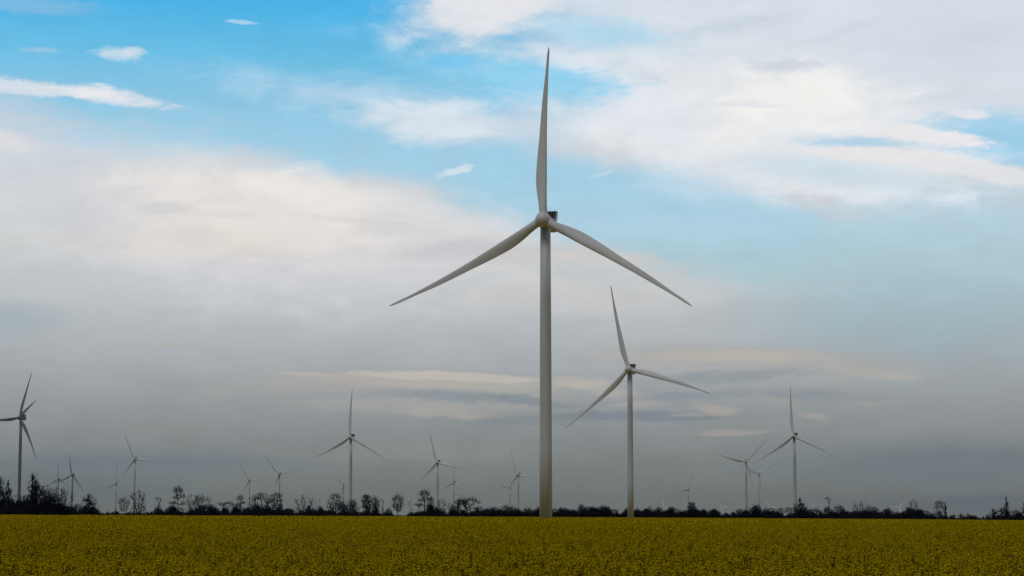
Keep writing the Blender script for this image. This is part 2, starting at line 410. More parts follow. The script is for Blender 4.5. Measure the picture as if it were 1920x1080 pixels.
def crop_tile(size, plants, heads, hr, hh, petals, ps, seed, stems=True, sw=0.007, hv=.085):
    rn = random.Random(seed); mb = MB()
    for i in range(plants):
        x, y = rn.uniform(-size / 2, size / 2), rn.uniform(-size / 2, size / 2)
        H = 1.22 + rn.gauss(0, hv) - hv * .3
        if stems:
            mb.mat = 1
            mb.tube((x, y, 0.25), (x, y, H - .06), sw, sw * 0.7)
            for q in range(5):
                a = rn.random() * 2 * pi; z = rn.uniform(0.35, H - 0.12); l = rn.uniform(0.08, 0.2)
                d = Vector((cos(a), sin(a), rn.uniform(-.2, .5))); w = Vector((-sin(a), cos(a), 0)) * 0.035
                p = Vector((x, y, z)); mb.face([tuple(p), tuple(p + d * l * .5 + w), tuple(p + d * l), tuple(p + d * l * .5 - w)])
        for h in range(heads):
            a = rn.random() * 2 * pi; l = 0 if h == 0 else rn.uniform(0.07, 0.17)
            hz = H - (0 if h == 0 else rn.uniform(0.02, 0.28))
            hx, hy = x + cos(a) * l, y + sin(a) * l
            if stems and h:
                mb.mat = 1; mb.tube((x, y, hz - 0.25), (hx, hy, hz), sw * .7, sw * .5)
            mb.mat = 0
            flower_head(mb, (hx, hy, hz - hh * 0.3), hr * rn.uniform(.8, 1.2), hh * rn.uniform(.8, 1.2), petals, rn, ps)
    me = mb.mesh('crop_tile', [M['petal'], M['stem']])
    return bpy.data.objects.new('crop_tile', me)

def scatter(name, pts, sources, label, scale=(0.92, 1.1), extra=None):
    """pts: (x, y, z, rotation, scale, variant); point cloud mesh + geometry nodes instancing"""
    me = bpy.data.meshes.new(name); me.from_pydata([(p[0], p[1], p[2]) for p in pts], [], [])
    ra = me.attributes.new('rz', 'FLOAT', 'POINT'); ra.data.foreach_set('value', [p[3] for p in pts])
    sa = me.attributes.new('sx', 'FLOAT', 'POINT'); sa.data.foreach_set('value', [p[4] for p in pts])
    sz = me.attributes.new('sz', 'FLOAT', 'POINT'); sz.data.foreach_set('value', [p[6] if len(p) > 6 else p[4] for p in pts])
    va = me.attributes.new('vi', 'INT', 'POINT'); va.data.foreach_set('value', [p[5] for p in pts])
    o = link(name, me)
    ng = bpy.data.node_groups.new(name + '_scatter', 'GeometryNodeTree')
    ng.interface.new_socket('Geometry', in_out='INPUT', socket_type='NodeSocketGeometry')
    ng.interface.new_socket('Geometry', in_out='OUTPUT', socket_type='NodeSocketGeometry')
    n = ng.nodes.new; l = ng.links.new
    gi = n('NodeGroupInput'); go = n('NodeGroupOutput'); jn = n('GeometryNodeJoinGeometry')
    def attr(nm, ty='FLOAT'):
        a = n('GeometryNodeInputNamedAttribute'); a.data_type = ty; a.inputs[0].default_value = nm
        return [s for s in a.outputs if s.enabled and s.name == 'Attribute'][0]
    rx, sxx, szz, vi = attr('rz'), attr('sx'), attr('sz'), attr('vi', 'INT')
    rot = n('ShaderNodeCombineXYZ'); l(rx, rot.inputs[2])
    scv = n('ShaderNodeCombineXYZ'); l(sxx, scv.inputs[0]); l(sxx, scv.inputs[1]); l(szz, scv.inputs[2])
    for k, src in enumerate(sources):
        cmp_ = n('FunctionNodeCompare'); cmp_.data_type = 'INT'; cmp_.operation = 'EQUAL'
        ins = [s for s in cmp_.inputs if s.enabled]; l(vi, ins[0]); ins[1].default_value = k
        oi = n('GeometryNodeObjectInfo'); oi.inputs['Object'].default_value = src; oi.inputs['As Instance'].default_value = True
        ip = n('GeometryNodeInstanceOnPoints')
        l(gi.outputs[0], ip.inputs['Points']); l(cmp_.outputs[0], ip.inputs['Selection'])
        l(oi.outputs['Geometry'], ip.inputs['Instance']); l(rot.outputs[0], ip.inputs['Rotation']); l(scv.outputs[0], ip.inputs['Scale'])
        l(ip.outputs[0], jn.inputs[0])
    l(jn.outputs[0], go.inputs[0])
    md = o.modifiers.new('scatter', 'NODES'); md.node_group = ng
    tag(o, label, None, kind='stuff')
    return o

near = [crop_tile(1.6, 31, 3, 0.058, 0.12, 26, 0.020, 40 + k, sw=.006, hv=.15) for k in range(5)]
mid = [crop_tile(3.2, 140, 2, 0.075, 0.13, 12, 0.040, 60 + k, sw=0.009, hv=.12) for k in range(4)]
far = [crop_tile(9.0, 420, 1, 0.17, 0.20, 7, 0.13, 80 + k, stems=False) for k in range(3)]
def wedge(y0, y1, step, nv, half=0.285, margin=5):
    out = []; y = y0
    while y < y1:
        w = half * y + margin; x = -w
        while x < w:
            xx, yy = x + rnd.uniform(-.25, .25) * step, y + rnd.uniform(-.25, .25) * step
            s = rnd.uniform(0.93, 1.08)
            px = 960 + F * xx / yy
            if yy < hedge_dist(px) - 14:
                und = 0.09 * sin(xx * 0.21 + 1.3 * sin(yy * 0.15)) + 0.08 * sin(yy * 0.23 + xx * 0.13) + rnd.gauss(0, .05)
                out.append((xx, yy, ground(xx, yy), rnd.choice((0, pi / 2, pi, 1.5 * pi)) + rnd.uniform(-.3, .3), s, rnd.randrange(nv), s * (1 + und * 0.7)))
            x += step
        y += step
    return out
scatter('rapeseed_crop', wedge(30, 120, 1.5, 5), near, 'near part of the yellow flowering rapeseed field with single flower heads showing')
scatter('rapeseed_crop', wedge(120, 330, 3.0, 4, margin=8), mid, 'middle part of the yellow flowering rapeseed field')
scatter('rapeseed_crop', wedge(330, 1700, 8.6, 3, margin=40), far, 'far part of the yellow flowering rapeseed field reaching the hedge')
# closed flower canopy, seen only at a grazing angle far away
v = []; f = []
ysf = [0.0, 0.03, 0.08, 0.15, 0.25, 0.4, 0.6, 0.8, 0.97, 1.0]
for i, px in enumerate(pxs):
    D = hedge_dist(px) - 14; a = (px - 960) / F
    for k, t in enumerate(ysf):
        y = 150 + (D - 150) * t; x = a * y
        z = ground(x, y) + 1.05 + 0.09 * sin(i * 1.7 + k * 2.1)
        if t == 1.0: z = ground(x, y) + 0.03
        v.append((x, y, z))
nk = len(ysf)
for i in range(len(pxs) - 1):
    for k in range(nk - 1): f.append((i * nk + k, i * nk + nk + k, i * nk + nk + k + 1, i * nk + k + 1))
me = bpy.data.meshes.new('flower_canopy'); me.from_pydata(v, [], f); me.materials.append(M['canopy']); me.update()
tag(link('flower_canopy', me), 'closed yellow canopy of the flowering crop in the distance', kind='stuff')

# ------------------------------------------------------------------ wind turbines
RB = 65.0; OH = 4.2; TAU = R(5)
PROF = [(.022, 1.56, -1.56), (.05, 1.48, -1.60), (.09, 1.28, -1.95), (.14, 1.10, -2.65), (.20, .95, -3.25), (.25, .85, -3.45), (.34, .60, -3.28), (.42, .38, -3.0),
        (.49, .22, -2.68), (.61, .05, -2.30), (.73, .05, -1.78), (.85, .12, -1.02), (.93, .30, -.66), (.975, .42, -.34), (.995, .36, -.04), (1.004, .24, .14)]
def blade_mesh():
    mb = MB(); K = 20; rings = []
    for t, le, te in PROF:
        k = min(1, max(0, (t - .04) / .18)); k = k * k * (3 - 2 * k)
        w = le - te; xc = (le + te) / 2
        th = (1 - k) * 3.0 + k * w * (0.36 - 0.2 * min(1, (t - .2) / .5) if t > .2 else 0.36)
        tw = -R(15) * max(0, 1 - t / 0.75) ** 1.4
        yb = -3.6 * t ** 3 + 1.6 * t
        ring = []
        for j in range(K):
            a = 2 * pi * j / K
            x = xc + w / 2 * cos(a)
            y = th / 2 * sin(a) * ((1 - k) + k * (0.10 + 1.15 * ((1 + cos(a)) / 2) ** 0.75))
            ring.append((x * cos(tw) - y * sin(tw), x * sin(tw) + y * cos(tw) + yb, t * RB))
        rings.append(ring)
    # finer rings by interpolation so that the outline stays smooth
    fine = []
    for i in range(len(rings) - 1):
        for s in (0, .5):
            p0, p1, p2, p3 = rings[max(0, i - 1)], rings[i], rings[i + 1], rings[min(len(rings) - 1, i + 2)]
            if s == 0: fine.append(p1); continue
            fine.append([tuple(-.0625 * p0[j][c] + .5625 * p1[j][c] + .5625 * p2[j][c] - .0625 * p3[j][c] for c in range(3)) for j in range(K)])
    fine.append(rings[-1]); mb.loft(fine)
    return mb.mesh('blade', [M['blade']], True)

def revolve(mb, prof, K=32):      # profile (y, r) round the Y axis
    mb.loft([[(r * cos(2 * pi * j / K), y, r * sin(2 * pi * j / K)) for j in range(K)] for y, r in prof])

def hub_mesh():
    mb = MB()
    revolve(mb, [(-3.05, .05), (-3.0, .5), (-2.8, 1.05), (-2.4, 1.7), (-1.75, 2.28), (-.9, 2.7), (0, 2.86), (.9, 2.82), (1.7, 2.6), (2.1, 2.35), (2.15, 1.5)])
    for k in range(3):
        a = k * 2 * pi / 3; K = 24; rings = []
        for d, r in ((1.2, 1.66), (2.62, 1.60), (2.68, 1.52), (2.8, 1.50)):
            rings.append([(cos(2 * pi * j / K) * r * cos(a) + d * sin(a), -sin(2 * pi * j / K) * r, d * cos(a) - cos(2 * pi * j / K) * r * sin(a)) for j in range(K)])
        mb.loft(rings)
    return mb.mesh('hub', [M['nacelle']], True)

def rrect(w, z0, z1, c, y, n=4):
    out = []; zc = (z0 + z1) / 2; h = (z1 - z0)
    for q, (sx, sz) in enumerate(((1, 1), (-1, 1), (-1, -1), (1, -1))):
        for i in range(n + 1):
            a = pi / 2 * (q + i / n)
            out.append((sx * (w / 2 - c) + c * cos(a), y, zc + sz * (h / 2 - c) + c * sin(a)))
    return out

def nacelle_mesh():
    mb = MB()
    mb.loft([rrect(3.6, -1.7, 1.5, .8, -2.0), rrect(4.0, -2.0, 1.85, .6, -1.4), rrect(4.1, -2.35, 2.0, .45, 0.5), rrect(4.2, -2.55, 2.05, .4, 4.0),
             rrect(4.2, -2.65, 2.1, .4, 9.2), rrect(4.1, -2.5, 2.05, .5, 10.2), rrect(3.6, -2.1, 1.8, .5, 10.5)])
    revolve(mb, [(-2.25, 1.7), (-1.95, 1.75)], 24)
    mb2 = mb
    return mb2.mesh('nacelle', [M['nacelle']])

def cooler_mesh():
    mb = MB(); mb.mat = 0
    # black radiator bank leaning back, over the rear of the roof
    mb.loft([[(-2.15, 7.2, 2.15), (2.15, 7.2, 2.15), (2.15, 7.7, 2.15), (-2.15, 7.7, 2.15)], [(-2.45, 7.6, 5.0), (2.45, 7.6, 5.0), (2.45, 8.1, 5.0), (-2.45, 8.1, 5.0)]])
    return mb.mesh('cooler', [M['black']])
def cooler_frame_mesh():
    mb = MB()
    for x in (-1.45, -.5, .45, 1.4):
        mb.tube((x, 7.12, 2.12), (x * 1.1, 7.50, 4.85), .07, .07, 4)
    for s in (-1, 1):
        a, b = s * 2.16, s * 2.26
        c, d = s * 2.47, s * 2.58
        mb.loft([[(a, 6.2, 1.9), (b, 6.2, 1.9), (b, 9.9, 1.9), (a, 9.9, 1.9)], [(c, 7.25, 5.12), (d, 7.25, 5.12), (d, 9.7, 5.12), (c, 9.7, 5.12)]])
    mb.box((-2.46, 7.5, 5.01), (2.46, 8.3, 5.12))
    mb.box((-2.0, 7.0, 2.06), (2.0, 7.18, 2.3))
    return mb.mesh('cooler_frame', [M['nacelle']])
def sensor_mesh(x, h):
    mb = MB(); mb.tube((x, 7.9, 5.1), (x, 7.9, 5.1 + h), .055, .045, 5, True); mb.tube((x - .12, 7.9, 5.1 + h), (x + .12, 7.9, 5.1 + h), .06, .06, 5, True)
    return mb.mesh('wind_sensor', [M['metal']])
def tower_mesh():
    mb = MB(); K = 40; rings = []
    prof = [(0, 2.34), (.25, 2.24), (.5, 2.14), (.75, 2.04), (1.0, 1.90)]
    for t0, r0 in prof:
        rings.append((t0, r0))
    mb.loft([[(r * cos(2 * pi * j / K), r * sin(2 * pi * j / K), t * 100) for j in range(K)] for t, r in rings])
    return mb.mesh('tower', [M['tower']], True)

ME = dict(blade=blade_mesh(), hub=hub_mesh(), nacelle=nacelle_mesh(), cooler=cooler_mesh(), frame=cooler_frame_mesh(), tower=tower_mesh(),
          s1=sensor_mesh(-1.1, 1.5), s2=sensor_mesh(.2, 1.5), s3=sensor_mesh(1.5, .7))

TG = 'wind turbines standing about the field and behind the hedge'
proto = {}
def turbine(x, y, psi, angles, H, label, scales=None, white=False, paint=None):
    paint = paint or (M['white'] if white else None)
    root = bpy.data.objects.new('wind_turbine', None); col.objects.link(root)
    root.location = (x, y, ground(x, y)); root.rotation_euler = (0, 0, -R(psi)); root.empty_display_size = 5
    tag(root, label, 'wind turbine', TG)
    def part(name, key, parent, mtx=None):
        if (key in proto): o = proto[key].copy(); col.objects.link(o); o.parent = parent
        else: o = link(name, ME[key], parent); proto[key] = o
        o.matrix_basis = mtx or Matrix.Identity(4)
        if paint and key in ('blade', 'hub', 'nacelle', 'tower'):
            o.material_slots[0].link = 'OBJECT'; o.material_slots[0].material = paint
        return o
    part('tower', 'tower', root, Matrix.Diagonal((1, 1, (H - 2.0) / 100, 1)))
    nac = part('nacelle', 'nacelle', root, Matrix.Translation((0, 0, H)))
    cl = part('cooler', 'cooler', nac); part('cooler_frame', 'frame', nac)
    for k in ('s1', 's2', 's3'): part('wind_sensor', k, nac)
    HM = Matrix.Translation((0, -OH * cos(TAU), H + OH * sin(TAU))) @ Matrix.Rotation(-TAU, 4, 'X')
    a0 = angles[0]
    part('rotor_hub', 'hub', root, HM @ Matrix.Rotation(R(90 - a0), 4, 'Y'))
    for i, a in enumerate(angles):
        s = scales[i] if scales else 1
        part('blade', 'blade', root, HM @ Matrix.Rotation(R(90 - a), 4, 'Y') @ Matrix.Diagonal((1, 1, s, 1)))
    return root

def tri(a): return (a, a + 120, a + 240)
FIT = [
 (12.3, 778.5, 13.8, 88.8, 110.0, 'tallest and nearest pale grey wind turbine, one blade pointing straight up'),
 (87.7, 1585.7, 16.4, 102.7, 110.7, 'second largest wind turbine, right of the tallest, standing at the edge of the field'),
 (-215.8, 2862.3, 13.5, 88.8, 105.0, 'largest wind turbine in the left half, one blade straight up, bushy tree at its foot'),
 (-143.1, 4113.5, 17.6, 104.7, 102.6, 'mid-sized wind turbine whose right blade crosses in front of a smaller turbine'),
 (-166.7, 6115.1, 18.3, 87.1, 95.4, 'small wind turbine whose upright blade crosses the blade of the bigger turbine to its left'),
 (15.7, 5403.5, 25.3, 109.3, 104.8, 'wind turbine just left of the tallest tower, its right blade tip hidden by that tower'),
 (-6.8, 7321.0, 8.0, 56.0, 100.3, 'small wind turbine crossed by the lower blade of a bigger one, its left blade level'),
 (-597.0, 5500.0, 9.8, 130.4, 105.0, 'wind turbine above the wide vase-shaped tree, its upper blade leaning far left'),
 (-840.0, 6850.0, 3.0, 120.5, 110.0, 'small wind turbine left of the vase-shaped tree, its right blade level'),
 (-655.0, 8330.0, 3.5, 136.2, 118.0, 'faint small wind turbine half behind the tower of the largest turbine of the left half'),
 (-860.0, 4880.0, 8.2, 113.3, 125.0, 'wind turbine with a level right blade above the thin bare trees at the left'),
 (-1172.0, 6340.0, 1.6, 86.1, 90.8, 'small wind turbine whose right lower blade reaches the tower of a bigger turbine'),
 (372.2, 2819.4, 22.0, 93.6, 108.4, 'largest wind turbine right of the two near ones, its foot beside a dense pointed tree'),
 (449.9, 4116.3, 8.3, 44.8, 107.7, 'wind turbine with one blade hanging down beside its tower, in the right half'),
 (621.0, 5381.9, 8.6, 31.3, 109.0, 'small wind turbine with two blades raised in a wide V behind a bigger turbine'),
 (574.9, 7000.4, 12.7, 73.1, 91.7, 'small lone wind turbine above the low hedge right of the second largest one'),
]
for x, y, psi, phi, H, lab in FIT:
    turbine(x, y, psi, tri(phi), H, lab)

def from_px(hx, hy, Rpx):
    """hub pixel and blade length in pixels -> tower foot and hub height"""
    Y = F * RB / Rpx
    a, e = ang(hx, hy); X = Y * tan(R(a))
    H = CAMZ + sqrt(X * X + Y * Y) * tan(R(e)) - ground(X, Y)
    return X, Y, H
# at the left edge
X, Y, H = from_px(39.3, 784, 92)
turbine(X, Y, 28 + math.degrees(atan2(X, Y)), (76.5, 183, 298, 44), H, 'dark wind turbine at the left edge, a short blade showing beside its long upper one', scales=(.95, .9, .95, .50), paint=M['dark_grey'])
X, Y, H = from_px(-24, 862, 54)
turbine(X, Y, 14 + math.degrees(atan2(X, Y)), (106, 226, 346), H, 'wind turbine outside the left edge with only one blade tip in view')
X, Y, H = from_px(109.5, 899, 29)
turbine(X, Y, 40 + math.degrees(atan2(X, Y)), (91, 205, 335), H, 'small dark wind turbine with its head just above the left bushes', paint=M['dark_grey'])
X, Y, H = from_px(136, 891, 40)
turbine(X, Y, 25 + math.degrees(atan2(X, Y)), (101, 205, 309), H, 'wind turbine in the left bushes with a bare tower and blade leaning left', paint=M['dark_grey'])
# far ones, sunlit look painted in as a whiter paint, barely above the hedge
for hx, hy, rp, phi, rel, lab in [
    (1243.7, 955, 18, 90, 10, 'tiny far white turbine with one upright blade, left of the small lone one'),
    (1355, 956, 16.5, 126, 10, 'tiny far white turbine above the hedge, right of the small lone one'),
    (1444, 953.6, 18, 115, 10, 'tiny far white turbine in the hedge top right of the two crossing turbines'),
    (1686.6, 955, 18.5, 50, 5, 'tiny far white turbine above the hedge at the right, one blade raised'),
    (932.3, 953.7, 16.5, 145, 5, 'tiny far white turbine with two raised blades left of the dark mound bush'),
    (1062, 957, 14, 130, 10, 'faint tiny turbine in the hedge just right of the tallest tower'),
    (775.5, 957, 16, 82, 10, 'faint tiny white turbine behind the two crooked thin trees'),
    (737, 958, 14, 95, 8, 'faint tiny white turbine in the gap left of the single round-topped tree'),
    (1524.4, 949, 12, 52, 8, 'faint tiny turbine blade above the round tree right of the dense pointed one')]:
    X, Y, H = from_px(hx, hy, rp)
    turbine(X, Y, rel + math.degrees(atan2(X, Y)), tri(phi), max(H, 70), lab, white=True)

# ------------------------------------------------------------------ bare trees
def leaf_clump(mb, rn, c, s, n):
    for _ in range(n):
        p = c + Vector((rn.gauss(0, s), rn.gauss(0, s), rn.gauss(0, s * .7)))
        u = Vector((rn.gauss(0, 1), rn.gauss(0, 1), rn.gauss(0, 1))).normalized(); w = u.orthogonal().normalized()
        a = rn.uniform(.10, .20)
        mb.face([tuple(p - u * a), tuple(p - w * a * .7), tuple(p + u * a), tuple(p + w * a * .7)])

def tree_meshes(seed, P, hgt=15.0):
    """limbs grown towards points spread through the clumps of the crown"""
    rn = random.Random(seed); t = MB(); c = MB()
    pos_ = np.zeros((20000, 3)); par = []; trunk = []
    def add(p, pa, tr=False):
        pos_[len(par)] = p; par.append(pa); trunk.append(tr); return len(par) - 1
    wander = P.get('wander', .06)
    for sx, top in P['stems']:
        n = 12; last = -1
        ph, ph2 = rn.uniform(0, 6), rn.uniform(0, 6); cr = P.get('crook', .015)
        dy = rn.uniform(-.6, .6) * abs(sx)
        for i in range(n + 1):
            u = i / n
            x = sx * u ** P.get('flare', 1.0) + cr * sin(ph + u * 7) * u + .02 * (sx > 0) - .02 * (sx < 0)
            y = dy * u + cr * cos(ph2 + u * 6) * u
            last = add((x * hgt, y * hgt, (u * top - .02) * hgt), last, True)
    pts = []
    xs_ = [k[0] for k in P['clumps']]; zc_ = sum(k[1] for k in P['clumps']) / len(xs_)
    fill = P.get('fill', .25); tot = sum(k[4] for k in P['clumps'])
    span = max(k[0] + k[2] for k in P['clumps']) - min(k[0] - k[2] for k in P['clumps'])
    for cx, cz, rx, rz, n in P['clumps'] + [(0, max(zc_, .5), span * .42, .34, int(tot * fill))]:
        n = int(n * .75); rx *= 1.12; rz *= 1.15
        cy = rn.uniform(-.5, .5) * abs(cx)
        for _ in range(n):
            while True:
                v = Vector((rn.uniform(-1, 1), rn.uniform(-1, 1), rn.uniform(-1, 1)))
                if .15 < v.length < 1: break
            v = v * (v.length ** -.1) * (1 + max(0, rn.gauss(0, .17)))
            pts.append((cx + v.x * rx, cy + v.y * rx, max(.03, cz + v.z * rz)))
    base = np.array((0, 0, P.get('origin', .3)))
    pts.sort(key=lambda p: (p[0] ** 2 + p[1] ** 2 + (p[2] - base[2]) ** 2) + rn.uniform(0, .03))
    for p in pts:
        q = np.array(p) * hgt
        A = pos_[:len(par)]; d = q - A
        dist = np.sqrt((d * d).sum(1))
        cost = dist * (1 + .55 * np.clip(-d[:, 2] / (dist + 1e-6) + .15, 0, 1)) + np.where(A[:, 2] < P.get('clear', .1) * hgt, 3.0, 0)
        j = int(np.argmin(cost)); D = float(dist[j])
        if D < .12: continue
        k = max(1, min(5, int(D / .7))); a0 = A[j].copy(); last = j
        bow = np.array((rn.gauss(0, wander), rn.gauss(0, wander), -abs(rn.gauss(0, wander)) * 1.2)) * D
        for i in range(1, k + 1):
            u = i / k
            last = add(a0 + (q - a0) * u + bow * sin(pi * u), last)
        for _ in range(P.get('twigs', 2)):
            dd = (q - a0) / D + np.array([rn.gauss(0, .5), rn.gauss(0, .5), rn.gauss(.55, .4)])
            add(q + dd * rn.uniform(.3, .8) * P.get('tl', 1), last)
        if P.get('leaf') and rn.random() < P['leaf']: leaf_clump(c, rn, Vector(q), P.get('clump', .3), P.get('nleaf', 7))
        if len(par) > 19000: break
    cnt = [1] * len(par)
    for i in range(len(par) - 1, -1, -1):
        if par[i] >= 0: cnt[par[i]] += cnt[i]
    m = P.get('minr', .04) * 1.3; ex = P.get('pipe', .33)
    rad = [m * min(cnt[i] ** ex, P.get('rmax', .3) / m) for i in range(len(par))]
    for i, pa in enumerate(par):
        if pa < 0: continue
        if trunk[i]: t.tube(pos_[pa], pos_[i], max(rad[pa], .07), max(rad[i], .05), 5)
        else: c.tube(pos_[pa], pos_[i], min(rad[pa], rad[i] * 1.25), rad[i] * (.7 if cnt[i] == 1 else 1), 3)
    k = 1.0 / max(v[2] for v in t.v + c.v)
    for mm in (t, c): mm.v = [(v[0] * k, v[1] * k, v[2] * k) for v in mm.v]
    return t.mesh('trunk', [M['bark']]), c.mesh('crown', [M['twig'] if not P.get('leaf') else M['leaf']])

KINDS = {
 'tiered': [dict(stems=[(0, .93)], clear=.25, fill=.06, origin=.5, crook=.02, minr=.03, clumps=[(0, .9, .17, .07, 90), (-.14, .84, .12, .06, 50), (.14, .86, .1, .07, 50), (.2, .68, .13, .045, 60), (-.16, .64, .1, .04, 40), (-.25, .47, .14, .04, 70), (.2, .45, .12, .05, 60), (.15, .28, .12, .05, 50), (0, .68, .12, .1, 50)]),
            dict(stems=[(.03, .9)], clear=.2, origin=.5, minr=.03, clumps=[(0, .88, .2, .09, 110), (.15, .66, .18, .06, 80), (-.15, .58, .16, .07, 80), (.05, .4, .22, .08, 100)]),
            dict(stems=[(-.04, .9)], clear=.2, origin=.5, minr=.05, clumps=[(-.06, .88, .2, .09, 150), (-.22, .7, .12, .07, 70), (.1, .68, .1, .06, 40), (-.18, .5, .16, .07, 90), (.06, .42, .14, .08, 70), (0, .2, .2, .12, 90)])],
 'vase': [dict(stems=[(-.22, .75), (.1, .8), (.3, .6)], clear=.12, origin=.1, minr=.03, clumps=[(-.3, .8, .2, .14, 110), (0, .85, .2, .13, 100), (.28, .72, .16, .14, 80), (0, .5, .3, .15, 100)]),
          dict(stems=[(-.15, .8), (.05, .85), (.42, .7)], clear=.12, origin=.1, minr=.03, clumps=[(-.15, .82, .14, .16, 110), (.12, .84, .13, .14, 80), (.46, .78, .14, .1, 60), (0, .4, .26, .2, 120)]),
          dict(stems=[(-.42, .72), (-.1, .85), (.2, .82), (.48, .6)], clear=.1, origin=.05, minr=.03, clumps=[(-.45, .76, .17, .12, 90), (-.12, .86, .22, .12, 130), (.2, .76, .18, .14, 80), (.5, .6, .16, .13, 70), (0, .35, .5, .2, 220)])],
 'oval': [dict(stems=[(.02, .86)], clear=.18, origin=.3, minr=.03, clumps=[(0, .62, .3, .34, 330), (.1, .85, .16, .12, 70), (-.18, .45, .2, .15, 80)]),
          dict(stems=[(-.05, .85), (.12, .8)], clear=.12, origin=.2, minr=.05, clumps=[(-.05, .6, .26, .36, 260), (.22, .62, .16, .25, 120)]),
          dict(stems=[(.0, .9)], clear=.25, origin=.35, minr=.03, clumps=[(0, .9, .22, .08, 110), (.2, .82, .14, .06, 60), (-.22, .8, .12, .06, 60), (.14, .6, .18, .12, 120), (-.16, .55, .18, .12, 120), (.05, .42, .2, .1, 90)])],
 'spindly': [dict(stems=[(-.18, .85), (.04, .98), (.2, .8)], clear=.12, origin=.1, minr=.03, crook=.03, clumps=[(-.18, .75, .08, .2, 36), (.04, .82, .07, .16, 30), (.22, .72, .07, .16, 30), (0, .32, .25, .22, 150)]),
             dict(stems=[(-.1, .95), (.12, .88), (.3, .75)], clear=.12, origin=.1, minr=.03, crook=.03, clumps=[(-.1, .75, .12, .22, 60), (.18, .68, .14, .24, 60), (0, .3, .22, .2, 130)]),
             dict(stems=[(-.22, .78), (-.02, .97), (.06, .9), (.34, .72)], clear=.12, origin=.1, minr=.03, crook=.025, clumps=[(-.22, .66, .06, .16, 24), (.02, .8, .07, .18, 30), (.36, .68, .08, .12, 24), (0, .28, .36, .22, 240)])],
 'umbrella': [dict(stems=[(-.1, .85), (.12, .8)], clear=.35, origin=.4, minr=.03, clumps=[(-.2, .86, .2, .08, 110), (.12, .92, .2, .07, 120), (.34, .82, .14, .07, 60), (0, .45, .14, .1, 40)]),
              dict(stems=[(.02, .85)], clear=.35, origin=.4, minr=.03, clumps=[(0, .9, .24, .08, 140), (-.15, .72, .14, .06, 60), (.18, .7, .12, .05, 50), (0, .2, .2, .14, 60)]),
              dict(stems=[(-.04, .82)], clear=.3, origin=.45, minr=.05, clumps=[(-.1, .84, .24, .12, 150), (.2, .78, .16, .12, 80), (-.2, .62, .12, .08, 50)])],
 'bushy': [dict(stems=[(-.2, .7), (0, .85), (.25, .65)], clear=.02, origin=.1, minr=.042, clumps=[(0, .45, .42, .42, 520), (-.1, .8, .2, .16, 110), (.25, .6, .2, .2, 110)]),
           dict(stems=[(-.25, .6), (.08, .85), (.2, .75)], clear=.02, origin=.1, minr=.042, clumps=[(0, .4, .5, .38, 560), (.15, .8, .2, .16, 120)]),
           dict(stems=[(-.1, .85), (.25, .7)], clear=.02, origin=.1, minr=.042, clumps=[(0, .5, .36, .42, 480), (-.2, .72, .16, .2, 110), (.22, .62, .16, .2, 90)])],
 'leafy': [dict(stems=[(0, .92), (.2, .5)], clear=.05, origin=.3, minr=.05, leaf=.35, nleaf=6, clumps=[(0, .92, .05, .08, 30), (-.05, .75, .12, .06, 60), (.12, .6, .16, .07, 90), (-.12, .45, .16, .1, 90), (.05, .22, .34, .2, 260)]),
           dict(stems=[(0, .96)], clear=.05, origin=.3, minr=.05, leaf=.3, nleaf=6, clumps=[(0, .9, .05, .1, 40), (.06, .68, .14, .08, 80), (-.1, .5, .2, .1, 120), (.12, .34, .24, .12, 140), (0, .14, .32, .12, 160)]),
           dict(stems=[(-.03, .98), (.12, .8)], clear=.05, origin=.3, minr=.04, leaf=.4, nleaf=6, clumps=[(-.03, .9, .04, .1, 60), (.12, .8, .08, .05, 40), (.08, .68, .14, .05, 110), (-.02, .52, .12, .1, 110), (.1, .4, .16, .08, 100), (.02, .18, .28, .16, 260)])],
 'snag': [dict(stems=[(-.06, .9), (.14, .7)], clear=.3, origin=.5, minr=.03, crook=.045, twigs=1, clumps=[(-.1, .88, .12, .1, 14), (.18, .72, .1, .1, 10), (0, .5, .12, .12, 10), (0, .15, .16, .12, 50)]),
          dict(stems=[(.02, .97)], clear=.2, origin=.5, minr=.03, crook=.02, twigs=1, clumps=[(.03, .7, .07, .25, 16), (0, .15, .14, .12, 40)]),
          dict(stems=[(.05, .9)], clear=.2, origin=.5, minr=.05, crook=.05, twigs=2, clumps=[(-.06, .94, .12, .04, 14), (.1, .9, .06, .05, 8), (.05, .6, .08, .15, 8), (.02, .22, .2, .2, 90)])],
}
VAR = {}
for kn, L3 in KINDS.items():
    for s in range(3): VAR[kn, s] = tree_meshes(100 + 17 * list(KINDS).index(kn) + s, L3[s])

def horizon_row(px): return 961 + 0.006 * px
TREEG = 'bare trees of the hedge behind the field'
def tree(px, top, kind, var, label, wide=1.0, dd=0.0, rot=0.0, name='bare_tree', cat='tree'):
    D = hedge_dist(px) + 6 + dd
    x, y, z = pos(px, D)
    a, e = ang(px, top)
    h = CAMZ + sqrt(x * x + y * y) * tan(R(e)) - z
    root = bpy.data.objects.new(name, None); col.objects.link(root)
    root.location = (x, y, z); root.rotation_euler = (0, 0, rot); root.empty_display_size = 1
    tag(root, label, cat, TREEG)
    tm, cm = VAR[kind, var]
    for nm, me in (('trunk', tm), ('crown', cm)):
        o = link(nm, me, root); o.scale = (h * wide, h * wide, h)
    return root

